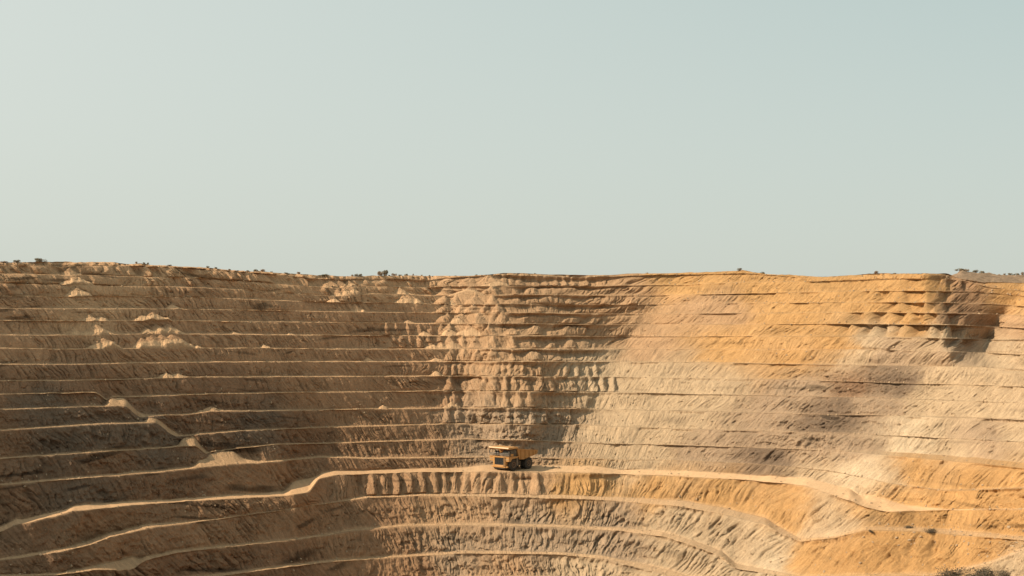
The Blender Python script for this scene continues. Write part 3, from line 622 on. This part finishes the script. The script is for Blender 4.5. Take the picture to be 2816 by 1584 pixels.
    e = MB(); e.box(-.75, .35, -3.8, -2.2, 3.28, 4.05, .06).tube((-.2, -2.4, 4.0), (-.2, -2.4, 4.7), .12, 10); e.build('electrical_cabinet', M_gry, T)
    for x in (-3.02, 3.02):
        mi = MB(); mi.tube((x * .98, -4.85, 3.3), (x, -4.95, 4.35), .03); mi.box(x - .16, x + .16, -5.0, -4.94, 3.9, 4.5, .02); mi.build('mirror', M_met, T)
    # tank and steps behind the front wheel
    for x0, x1 in ((1.0, 2.1), (-2.1, -1.0)):
        t = MB(); t.box(x0, x1, -1.1, .35, 1.0, 2.05, .15); t.build('fuel_tank', M_met, T)
    st = MB(); st.box(2.1, 2.75, -1.95, -1.45, 1.0, 3.1, .05); st.build('side_panel', M_gry, T)
    # dump body: sloped floor, tall front, canopy, side ribs
    sil = [(-1.25, 2.5), (.2, 2.38), (2.2, 2.8), (4.9, 3.35), (5.3, 4.05), (5.1, 4.2), (-1.9, 4.95), (-2.05, 4.8)]
    D_ = MB()
    for sx in (-1, 1): D_.prism(sil, sx * 3.0, sx * 2.86, .0)
    D_.prism([(-1.25, 2.5), (.2, 2.38), (2.2, 2.8), (4.9, 3.35), (4.9, 3.5), (2.2, 2.96), (.2, 2.56), (-1.15, 2.7)], -2.858, 2.858)
    D_.prism([(-1.25, 2.73), (-1.1, 2.73), (-1.9, 4.93), (-2.05, 4.8)], -2.858, 2.858)
    for sx in (-1, 1): D_.prism([(-1.9, 4.82), (5.15, 4.06), (5.15, 4.22), (-1.9, 4.98)], sx * 2.80, sx * 3.07)
    bd = D_.build('dump_body', M_ybd, T)
    ca = MB(); ca.prism([(-5.15, 5.0), (-5.25, 5.15), (-5.1, 5.42), (-1.95, 5.42), (-1.92, 5.05), (-4.9, 4.95)], -3.12, 3.12, .04)
    for x in (-2.2, -.75, .75, 2.2): ca.box(x - .1, x + .1, -4.8, -2.1, 4.82, 4.96, .02)
    ca.build('canopy', M_yel, bd)
    for sx in (-1, 1):
        for y, z0 in ((-.75, 2.6), (.75, 2.62), (2.2, 2.9), (3.6, 3.15), (4.6, 3.35)):
            rb = MB(); rb.box(sx * 3.08 - .075, sx * 3.08 + .075, y - .13, y + .13, z0, 4.72 - (y + 1.9) * .107, .02); rb.build('rib', M_ybd, bd)
    hc = MB()
    for x in (-.55, .55): hc.tube((x, -.6, 1.7), (x, .7, 2.5), .14, 12)
    hc.build('hoist_cylinder', M_gry, T)
    # wheels
    def wheel(x, y, w, dual):
        Wp = empty('wheel', (0, 0, 0)); Wp.parent = T
        R_ = 1.36
        prof = [(-w / 2 + .02, .62), (-w / 2, .8), (-w / 2 + .03, 1.16), (-w / 2 + .1, 1.29), (-w / 2 + .22, R_ - .02), (0, R_), (w / 2 - .22, R_ - .02), (w / 2 - .1, 1.29), (w / 2 - .03, 1.16), (w / 2, .8), (w / 2 - .02, .62)]
        t = MB(); t.lathe(prof, x, y, R_, 48)
        for k in range(28):
            a = 2 * math.pi * k / 28
            for s_ in (-1, 1):
                q = Matrix.Rotation(a + s_ * .06, 3, 'X')
                c_ = q @ Vector((0, 0, R_ + .01))
                bb = bmesh.new(); bmesh.ops.create_cube(bb, size=1)
                for v in bb.verts: v.co = q @ Vector((v.co.x * w * .44 + s_ * w * .25, v.co.y * .15, v.co.z * .10 + R_ + .0)) + Vector((x, y, R_))
                t._add(bb)
        ty_ = t.build('tyre', M_blk, Wp)
        sx = 1 if x > 0 else -1
        r2 = MB(); r2.lathe([(sx * (w / 2 - .30), .10), (sx * (w / 2 - .28), .50), (sx * (w / 2 - .05), .60), (sx * (w / 2 + .02), .63), (sx * (w / 2 + .02), .57), (sx * (w / 2 - .16), .47), (sx * (w / 2 - .18), .24), (sx * (w / 2 - .02), .22), (sx * (w / 2 - .02), .05)], x, y, R_, 32)
        r2.build('rim', M_rus, Wp)
    wheel(2.25, -2.9, .95, False); wheel(-2.25, -2.9, .95, False)
    for x in (2.42, 1.42, -1.42, -2.42): wheel(x, 2.2, .86, True)
    return T
jt = int(np.argmin(abs(xs - 1410)))
rr = np.where((RI == K) & (RK == 0))[0]
TY = float(Y[rr, jt].min() + 5.3)
kz = int(np.argmin(abs(Y[rr, jt] - TY)))
make_truck((0.35, TY, float(Z[rr[kz], jt]) + EYE + 0.02), R(-42))

# ------------------------------------------------------------------ shrubs
def leaf_mat(name, col):
    m, n, b = principled(name); N = n.nodes; Lk = n.links
    b.inputs['Roughness'].default_value = .8; b.inputs['Specular IOR Level'].default_value = .15
    g = N.new('ShaderNodeNewGeometry'); no = N.new('ShaderNodeTexNoise'); no.inputs['Scale'].default_value = 3.0
    Lk.new(g.outputs['Position'], no.inputs['Vector'])
    cr = N.new('ShaderNodeMix'); cr.data_type = 'RGBA'; cr.inputs[6].default_value = (*[c * .6 for c in col], 1); cr.inputs[7].default_value = (*[min(1, c * 1.45) for c in col], 1)
    Lk.new(no.outputs['Fac'], cr.inputs['Factor']); Lk.new(cr.outputs[2], b.inputs['Base Color'])
    return m
M_leaf = [leaf_mat('olive scrub leaves', (.17, .14, .085)), leaf_mat('dry brown leaves', (.24, .17, .11)), leaf_mat('dark scrub leaves', (.085, .07, .05))]
M_stem = simple_mat('dry wood', (.14, .09, .06), .9, 0, .3)
def foliage_mesh(seed, n, leaf, squash=.8, lobes=7):
    rnd = random.Random(seed); bm = bmesh.new()
    L_ = [(Vector((rnd.uniform(-.33, .33), rnd.uniform(-.33, .33), rnd.uniform(.10, .58) * squash)), rnd.uniform(.17, .33)) for _ in range(lobes)]
    for k in range(n):
        c, r = rnd.choice(L_)
        d = Vector((rnd.gauss(0, 1), rnd.gauss(0, 1), rnd.gauss(0, 1))).normalized()
        p = c + d * r * rnd.uniform(.55, 1.05); p.z = max(.01, p.z)
        a = Vector((rnd.gauss(0, 1), rnd.gauss(0, 1), rnd.gauss(0, 1))).normalized(); b = d.cross(a).normalized() if d.cross(a).length > .1 else Vector((1, 0, 0))
        s = leaf * rnd.uniform(.6, 1.3)
        q = [bm.verts.new(p + b * s * .5), bm.verts.new(p + a * s), bm.verts.new(p - b * s * .5), bm.verts.new(p - a * s * .6)]
        bm.faces.new(q)
    me = bpy.data.meshes.new('foliage'); bm.to_mesh(me); bm.free(); return me
def stem_mesh(seed):
    rnd = random.Random(seed); m = MB()
    for k in range(7):
        a = rnd.uniform(0, 6.28); e = Vector((math.cos(a) * rnd.uniform(.08, .3), math.sin(a) * rnd.uniform(.08, .3), rnd.uniform(.3, .6)))
        mid = e * .5 + Vector((0, 0, .05)); m.tube((0, 0, -.05), mid, .022, 6); m.tube(mid, e, .013, 5)
    me = bpy.data.meshes.new('stems'); m.bm.to_mesh(me); m.bm.free(); me.materials.append(M_stem); return me
FOL = [foliage_mesh(s, 650, .07, .8, 6 + s % 4) for s in range(6)]
STM = [stem_mesh(s) for s in range(3)]
for k, f in enumerate(FOL): f.materials.append(M_leaf[0] if k % 3 else M_leaf[1])
FOLD = [foliage_mesh(40 + s, 2600, .030, .8, 16) for s in range(3)]
for f in FOLD: f.materials.append(M_leaf[2])
def place_shrub(px, D_, z, wpx, hpx, label, group, k, meshes=FOL, name='shrub', ref=None):
    sc = D_ / F
    w, h = wpx * sc, hpx * sc
    o = empty(name, ((px - HX) / F * D_, D_, z - .06 * h), random.Random(k).uniform(0, 6.28))
    o.scale = (w * 1.08, w * 1.08, h * 1.25)
    tag(o, label, 'bush', group)
    f = bpy.data.objects.new('foliage', meshes[k % len(meshes)]); COL.objects.link(f); f.parent = o
    s = bpy.data.objects.new('stem', STM[k % 3]); COL.objects.link(s); s.parent = o
    return o
ORD = ['first','second','third','fourth','fifth','sixth','seventh','eighth','ninth','tenth','eleventh','twelfth','thirteenth','fourteenth','fifteenth','sixteenth','seventeenth','eighteenth','nineteenth','twentieth','twenty-first','twenty-second','twenty-third','twenty-fourth','twenty-fifth','twenty-sixth','twenty-seventh','twenty-eighth','twenty-ninth','thirtieth','thirty-first','thirty-second','thirty-third','thirty-fourth','thirty-fifth','thirty-sixth','thirty-seventh','thirty-eighth']
SH = [(10,20,6),(45,19,9),(110,28,13),(374,8,7),(397,8,5),(407,7,7),(466,11,3.5),(572,8,7),(593,9,6),(631,8,6),(681,8,5),(703,13,8),(722,13,8),(746,8,3.5),(788,16,4),(822,13,7),(880,9,4),(895,24,8),(969,8,6),(979,11,9),(990,12,9),(1042,17,16),(1057,19,22),(1070,7,4),(1084,14,9),(1101,10,5),(1117,9,6),(1137,4.5,6),(1159,6,4),(1181,5,5),(1252,7,3),(1310,9,5),(1471,5,3),(1781,8,4),(2034,12,9),(2097,11,8),(2409,12,9),(2460,8,3)]
def size_word(w, h):
    s = 'tiny' if w < 7.5 else 'small' if w < 11 else 'medium-sized' if w < 16 else 'broad'
    return s + (' low' if h < .45 * w else ' round' if h > .7 * w else ' squat')
for n_, (px, w, h) in enumerate(SH):
    j = int(np.argmin(abs(xs - px)))
    k = last_row + (2 if w > 12 else 1)
    best = last_row + int(np.argmin(HY - F * Z[last_row:last_row + 6, j] / Y[last_row:last_row + 6, j]))
    lab = '%s bush on the pit rim skyline, %s from the left' % (size_word(w, h), ORD[n_])
    if n_ == 22: lab = 'tallest leafy bush on the skyline, above the corner of the pit walls'
    if n_ == 21: lab = 'dark bush touching the left side of the tallest skyline bush'
    if n_ == 34: lab = 'dark round bush alone on the golden rim, right of centre'
    if n_ == 35: lab = 'small dark bush right of the lone round bush on golden rim'
    if n_ == 36: lab = 'round bush on the flat golden rim before the right hill'
    if n_ == 2: lab = 'broad mound-shaped bush near the left end of the pit rim'
    place_shrub(px, float(Y[best, j]), float(Z[best, j]) + EYE, w, h, lab, 'bushes along the pit rim', n_ * 7 + 3)

# ------------------------------------------------------------------ low desert hill behind the right end of the rim
hx = np.linspace(2560, 3500, 300); hd = np.linspace(0, 1, 60)
HXg, HDg = np.meshgrid(hx, hd)
jr = [int(np.argmin(abs(xs - v))) for v in hx]
D0 = (Y[last_row, jr] + 2.0)[None, :] + 70 * HDg
zg = np.interp(HXg[0], xs, Z[last_row])
sky_y = np.interp(hx, [2560, 2600, 2625, 2645, 2665, 2686, 2705, 2727, 2760, 2816, 3000, 3500], [775, 768, 757, 747, 750, 751.5, 752, 757, 758, 759, 756, 750])
dtop = (Y[last_row, jr] + 30)
ztop = (HY - sky_y - 1) * dtop / F
hz = zg[None, :] - 1.2 + (ztop - zg + 1.2)[None, :] * np.sin(np.pi * np.clip(HDg * 1.16, 0, 1)) ** .8 * 1.0
Xh = (HXg - HX) / F * D0
nz = fbm(Xh / 5, D0 / 5, 4, 401, .6); nz2 = ridged(Xh / 1.6, D0 / 1.6, 3, 402)
hz = hz + (nz * .9 + nz2 * .35) * np.sin(np.pi * HDg)
hz = np.where(HXg < 2600, hz - (2600 - HXg) / 40 * 3, hz)
V = np.stack([Xh, D0, hz + EYE], -1).reshape(-1, 3); a = np.arange(60 * 300).reshape(60, 300)
q = np.stack([a[:-1, :-1], a[:-1, 1:], a[1:, 1:], a[1:, :-1]], -1).reshape(-1, 4)
me = bpy.data.meshes.new('desert_hill'); me.from_pydata(V.tolist(), [], q.tolist()); me.update()
for f in me.polygons: f.use_smooth = True
c = me.color_attributes.new('rock_colour', 'FLOAT_COLOR', 'POINT')
cv = np.array([.21, .145, .095])[None, :] * (1 + .35 * nz2.reshape(-1, 1)); c.data.foreach_set('color', np.concatenate([cv, np.ones((len(cv), 1))], 1).astype(np.float32).ravel())
g = me.attributes.new('gully', 'FLOAT_VECTOR', 'POINT'); g.data.foreach_set('vector', V.astype(np.float32).ravel())
me.materials.append(M_rock)
hill = bpy.data.objects.new('desert_hill', me); COL.objects.link(hill); setting(hill, 'low scrubby brown hill behind the right end of the pit rim', 'hill')
for n_, (px, w, h, lab) in enumerate([(2640, 22, 10, 'wide grey-brown bush on the left crest of the desert hill'), (2658, 15, 9, 'bush beside the wide one on the left crest of the desert hill'), (2682, 16, 9, 'low bush on the middle of the desert hill'), (2700, 15, 8, 'low bush right of the middle of the desert hill'),
        (2763, 7, 5, 'tiny dark bush on the flat part of the desert hill'), (2778, 12, 7, 'low dark bush on the desert hill, third from its right end'), (2796, 14, 8, 'low dark bush on the desert hill, second from its right end'), (2812, 10, 10, 'tallest dark bush at the right end of the desert hill')]):
    i_ = int(np.argmin(abs(hx - px))); rws = HY - F * hz[:, i_] / D0[:, i_]; kk = int(np.argmin(rws))
    place_shrub(px, float(D0[kk, i_]), float(hz[kk, i_]) + EYE, w, h, lab, 'bushes on the desert hill', 500 + n_)

# ------------------------------------------------------------------ dry scrub in the lower right corner
for n_, (px, py, w, h, lab) in enumerate([(2622, 1596, 84, 52, 'dark dry scrub clump in the bottom right corner, left of the other two'), (2700, 1600, 88, 58, 'largest dark scrub clump in the bottom right corner'), (2768, 1600, 60, 42, 'dark scrub clump nearest the right edge of the bottom corner'),
        (2500, 1452, 24, 12, 'small dark scrub on the golden ledge, left of a bigger one'), (2560, 1463, 30, 16, 'dark scrub on the golden ledge below the rilled slope'), (2395, 1462, 14, 9, 'tiny dark scrub at the left end of the golden ledge')]):
    p, k, j = surface_at_pixel(px, py)
    place_shrub(px, p.y, p.z, w, h, lab, 'dry scrub on the lower right slopes', 700 + n_, FOLD, 'dry_scrub')

# ------------------------------------------------------------------ rocks
def rock_mesh(seed):
    b = bmesh.new(); bmesh.ops.create_icosphere(b, subdivisions=3, radius=.5)
    rnd = random.Random(seed); cuts = [(Vector((rnd.gauss(0, 1), rnd.gauss(0, 1), rnd.gauss(0, 1))).normalized(), rnd.uniform(.28, .42)) for _ in range(9)]
    for v in b.verts:
        for n, d in cuts:
            t = v.co.dot(n)
            if t > d: v.co -= n * (t - d)
        v.co.z *= .75; v.co += Vector((rnd.uniform(-1, 1),) * 3) * .008
    me = bpy.data.meshes.new('boulder'); b.to_mesh(me); b.free(); me.materials.append(M_boulder); return me
M_boulder = simple_mat('brown boulder', (.30, .215, .14), .95, 0, .5, (.45, .33, .21), .1, 2.0)
RKM = [rock_mesh(s) for s in range(7)]
rnd = random.Random(5)
def place_rock(px, py, size_px, label, group, k):
    p, kk, j = surface_at_pixel(px, py)
    s = size_px * p.y / F
    o = bpy.data.objects.new('boulder', RKM[k % 7]); COL.objects.link(o)
    o.location = p + Vector((0, 0, s * .12)); o.rotation_euler = (rnd.uniform(-.3, .3), rnd.uniform(-.3, .3), rnd.uniform(0, 6.28)); o.scale = (s * rnd.uniform(.9, 1.5), s, s * rnd.uniform(.6, .95))
    tag(o, label, 'boulder', group)
for n_ in range(34):
    t_ = rnd.random(); px = 2330 + 480 * t_; py = 1456 + 28 * t_ + rnd.uniform(-5, 34)
    place_rock(px, py, rnd.uniform(4, 10), 'brown boulder on the broken golden ledge at lower right', 'boulders on the lower right ledge', n_)
for n_ in range(26):
    px = rnd.uniform(1850, 2180); py = 1395 + (px - 1850) * .3 + rnd.uniform(-5, 110)
    place_rock(px, py, rnd.uniform(3.5, 7), 'small dark boulder below the middle road on the right slope', 'boulders strewn below the right roads', n_ + 3)
for px, py, s_, lab in ((1520, 1286, 13, 'low dark boulder behind the truck shadow, left of two'), (1535, 1287, 15, 'low dark boulder behind the truck shadow, right of two'), (1500, 1284, 8, 'smallest boulder right behind the truck rear wheel'),
                        (2005, 1398, 9, 'round boulder on the upper edge of the second road')):
    place_rock(px, py, s_, lab, 'boulders by the roads', int(px))
# loose stones, too many to count, in one mesh
NS = 9000
rs = np.random.RandomState(3)
cand = np.where((RI >= 0) & (RI < NL - 1))[0]
kk = cand[rs.randint(0, len(cand), NS * 3)]; jj = rs.randint(130, NX - 130, NS * 3)
dens = np.where(RK[kk] == 0, 1.0, np.where(RT[kk] < .3, .8, .22)) * (0.35 + .65 * (xs[jj] > 1200))
sel = rs.rand(NS * 3) < dens; kk, jj = kk[sel][:NS], jj[sel][:NS]
P = np.stack([X[kk, jj], Y[kk, jj], Z[kk, jj] + EYE], -1)
ico = bmesh.new(); bmesh.ops.create_icosphere(ico, subdivisions=1, radius=.5); iv = np.array([v.co[:] for v in ico.verts]); fi = np.array([[v.index for v in f.verts] for f in ico.faces]); ico.free()
n = len(P); sz = (rs.rand(n) ** 3 * .42 + .10)
VV = iv[None] * (1 + .35 * rs.randn(n, len(iv), 1) * .5) * (sz[:, None, None] * (0.7 + .6 * rs.rand(n, 1, 3))) + P[:, None, :]
FF = fi[None] + (np.arange(n) * len(iv))[:, None, None]
me = bpy.data.meshes.new('loose_stones'); me.from_pydata(VV.reshape(-1, 3).tolist(), [], FF.reshape(-1, 3).tolist()); me.update(); me.materials.append(M_boulder)
o = bpy.data.objects.new('loose_stones', me); COL.objects.link(o); tag(o, 'loose stones scattered over the benches and slopes', 'stones', kind='stuff')
print('grid', NR, NX, NR * NX, 'Zrim', Zc[-1].min(), Zc[-1].max(), 'Drim', Dc[-1].min(), Dc[-1].max(), 'floor', Zfl.min())
